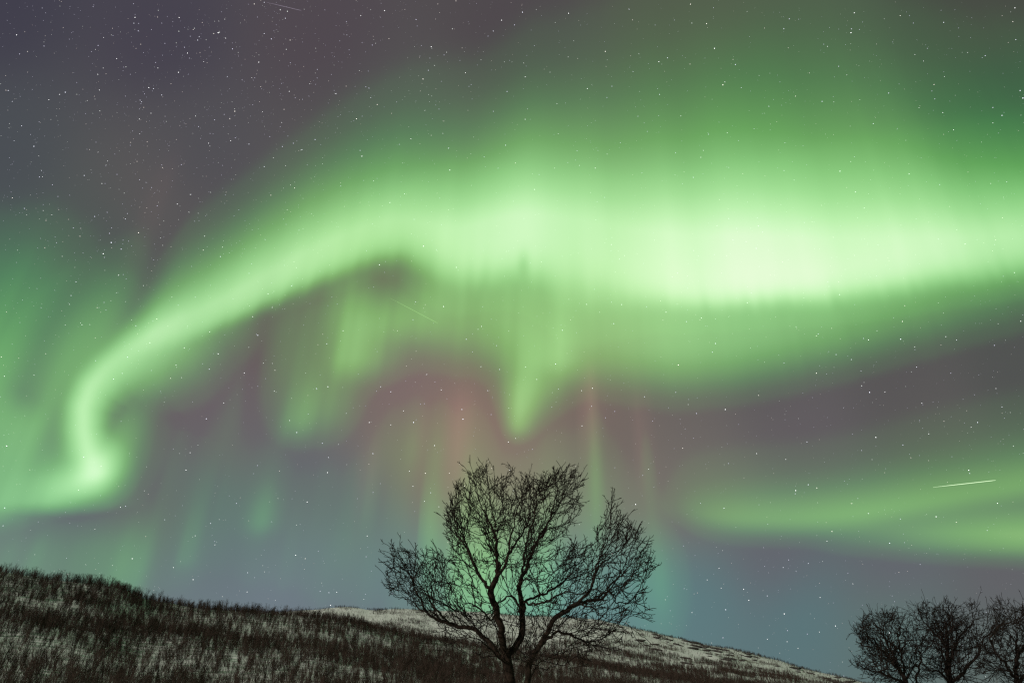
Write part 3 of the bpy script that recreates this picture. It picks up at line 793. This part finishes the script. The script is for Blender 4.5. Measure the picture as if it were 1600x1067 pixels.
main_outline = [(605,832),(618,850),(640,852),(660,862),(672,850),(690,862),(706,862),(712,868),(700,840),(694,815),(697,785),(704,762),(708,745),(722,742),(732,728),(745,722),(764,712),(774,722),(785,735),(797,712),(806,735),(822,730),(836,742),(852,738),(868,730),(880,722),(890,728),(908,732),(912,745),(903,765),(909,785),(905,800),(898,820),(892,842),(908,852),(928,842),(930,826),(942,800),(946,785),(957,768),(965,785),(978,808),(990,822),(1005,832),(1014,850),(1018,870),(1022,885),(1006,912),(1008,935),(1016,960),(1022,985),(1030,1008),(1008,1004),(985,992),(960,1016),(930,1010),(912,1040),(880,1052),(840,1052),(800,1030),(765,1030),(735,1018),(700,1024),(684,1014),(690,985),(680,965),(650,948),(612,930),(602,915),(606,895),(602,880),(612,868)]

def main_fill(u, v):
    f = np.ones_like(u)
    f = np.where((v > 880) & (u > 705) & (u < 790), .55, f)
    f = np.where((v > 905) & (u > 900) & (v < 960) & (u < 1000), .55, f)
    f = np.where((v > 935) & (u > 760) & (u < 900), .35, f)
    f = np.where(v > 968, .75, f)
    return f

LEVELS = [dict(len=1.30, step=.065, up=.085, wob=.14, p=.20), dict(len=.56, step=.055, up=.07, wob=.16, p=.31),
          dict(len=.24, step=.047, up=.06, wob=.19, p=.32), dict(len=.075, step=.036, up=.04, wob=.25, p=.22)]
main_outline = [(u, v+9 if v < 800 else v+4 if v < 900 else v) for u, v in main_outline]
T, ch, R = grow_tree(main_limbs, main_outline, 15.0, (803, 1010), 33, .060, LEVELS, .00100, 2.0, .0056, fill=main_fill)
print('main tree nodes', len(T.p), 'base radius', R[0])
plant_tree('birch_tree', 'large bare birch in the middle, two stems and a wide twiggy crown', T, ch, R, tuple(T.p[0]), MB, MT, .045, .0125, 'trunk')

side_trees = [
 ('bare birch at the left end of the lower right group, with a low rounded crown', 20.0, 31,
  {'trunk': (None, 0, [(1430,1250,0),(1424,1130,0),(1416,1067,0),(1406,1045,0),(1394,1020,.1),(1384,1000,.1),(1376,980,.2),(1370,962,.2)]),
   'left': ('trunk', 3, [(1388,1028,-.4),(1370,1005,-.6),(1355,988,-.8),(1343,978,-.9)]),
   'right': ('trunk', 2, [(1412,1040,.4),(1406,1015,.5),(1404,1000,.6),(1408,980,.6),(1404,962,.7),(1400,946,.7)]),
   'low': ('trunk', 2, [(1398,1058,-.5),(1378,1051,-.8),(1356,1046,-1),(1338,1036,-1.1)]),
   'low_right': ('trunk', 1, [(1432,1060,.3),(1440,1035,.4),(1436,1010,.5)])},
  [(1336,972),(1350,962),(1352,952),(1372,947),(1390,948),(1400,940),(1408,955),(1420,968),(1434,975),(1444,995),(1450,1030),(1440,1067),(1420,1085),(1390,1067),(1350,1058),(1334,1046),(1334,1034),(1350,1018),(1346,1000)], (1418,1070)),
 ('middle bare birch of the lower right group, with crooked upright twigs', 21.0, 41,
  {'trunk': (None, 0, [(1493,1245,0),(1490,1130,0),(1486,1067,0),(1482,1040,0),(1480,1018,0),(1472,1000,.1),(1460,990,.2),(1448,975,.2),(1438,962,.2),(1434,950,.2)]),
   'middle': ('trunk', 4, [(1481,1000,-.3),(1478,975,-.4),(1474,955,-.5),(1470,938,-.5)]),
   'right': ('trunk', 3, [(1492,1012,.4),(1502,992,.5),(1518,976,.5),(1524,960,.6),(1530,945,.6)]),
   'right_low': ('trunk', 2, [(1500,1054,-.4),(1514,1042,-.6),(1530,1018,-.7),(1540,995,-.8)]),
   'left_low': ('trunk', 2, [(1470,1050,.5),(1450,1046,.7),(1438,1030,.8),(1432,1012,.8)])},
  [(1424,950),(1434,944),(1448,930),(1454,945),(1468,934),(1478,928),(1490,938),(1504,934),(1518,932),(1522,944),(1534,938),(1545,958),(1552,1000),(1548,1067),(1520,1090),(1460,1085),(1434,1060),(1430,1020),(1442,990),(1434,968)], (1488,1075)),
 ('rightmost bare birch of the lower right group, its crown cut by the frame', 19.0, 51,
  {'trunk': (None, 0, [(1599,1258,0),(1594,1130,0),(1590,1067,0),(1588,1030,0),(1590,1000,0),(1582,975,.1),(1574,960,.2),(1564,945,.2),(1556,928,.2)]),
   'left': ('trunk', 2, [(1575,1042,-.4),(1552,1012,-.6),(1545,995,-.8),(1562,976,-.8),(1576,972,-.9)]),
   'right': ('trunk', 3, [(1602,1005,.4),(1612,975,.5),(1622,950,.6)]),
   'far_right': ('trunk', 2, [(1615,1040,-.4),(1640,1000,-.5),(1655,965,-.6)])},
  [(1548,920),(1560,928),(1572,934),(1585,942),(1598,938),(1625,935),(1650,940),(1680,975),(1690,1030),(1660,1085),(1580,1090),(1540,1070),(1530,1040),(1536,1000),(1560,975),(1552,945)], (1592,1080))]
SIDE_LEVELS = [dict(len=1.2, step=.080, up=.07, wob=.22, p=.42), dict(len=.60, step=.065, up=.06, wob=.24, p=.46),
          dict(len=.25, step=.055, up=.06, wob=.26, p=.44), dict(len=.09, step=.045, up=.04, wob=.28, p=.25)]
for label, Y, seed, limbs, outl, cr in side_trees:
    cu = sum(u for u, v in outl)/len(outl)
    outl = [(cu+(u-cu)*1.14+3, v+8 if v < 1000 else v) for u, v in outl]
    T, ch, R = grow_tree(limbs, outl, Y, cr, seed, .07, SIDE_LEVELS, .00145, 2.1, .0050)
    print('side tree', len(T.p), R[0])
    plant_tree('birch_tree', label, T, ch, R, tuple(T.p[0]), MT, MT, .04, .0125, 'trunk')
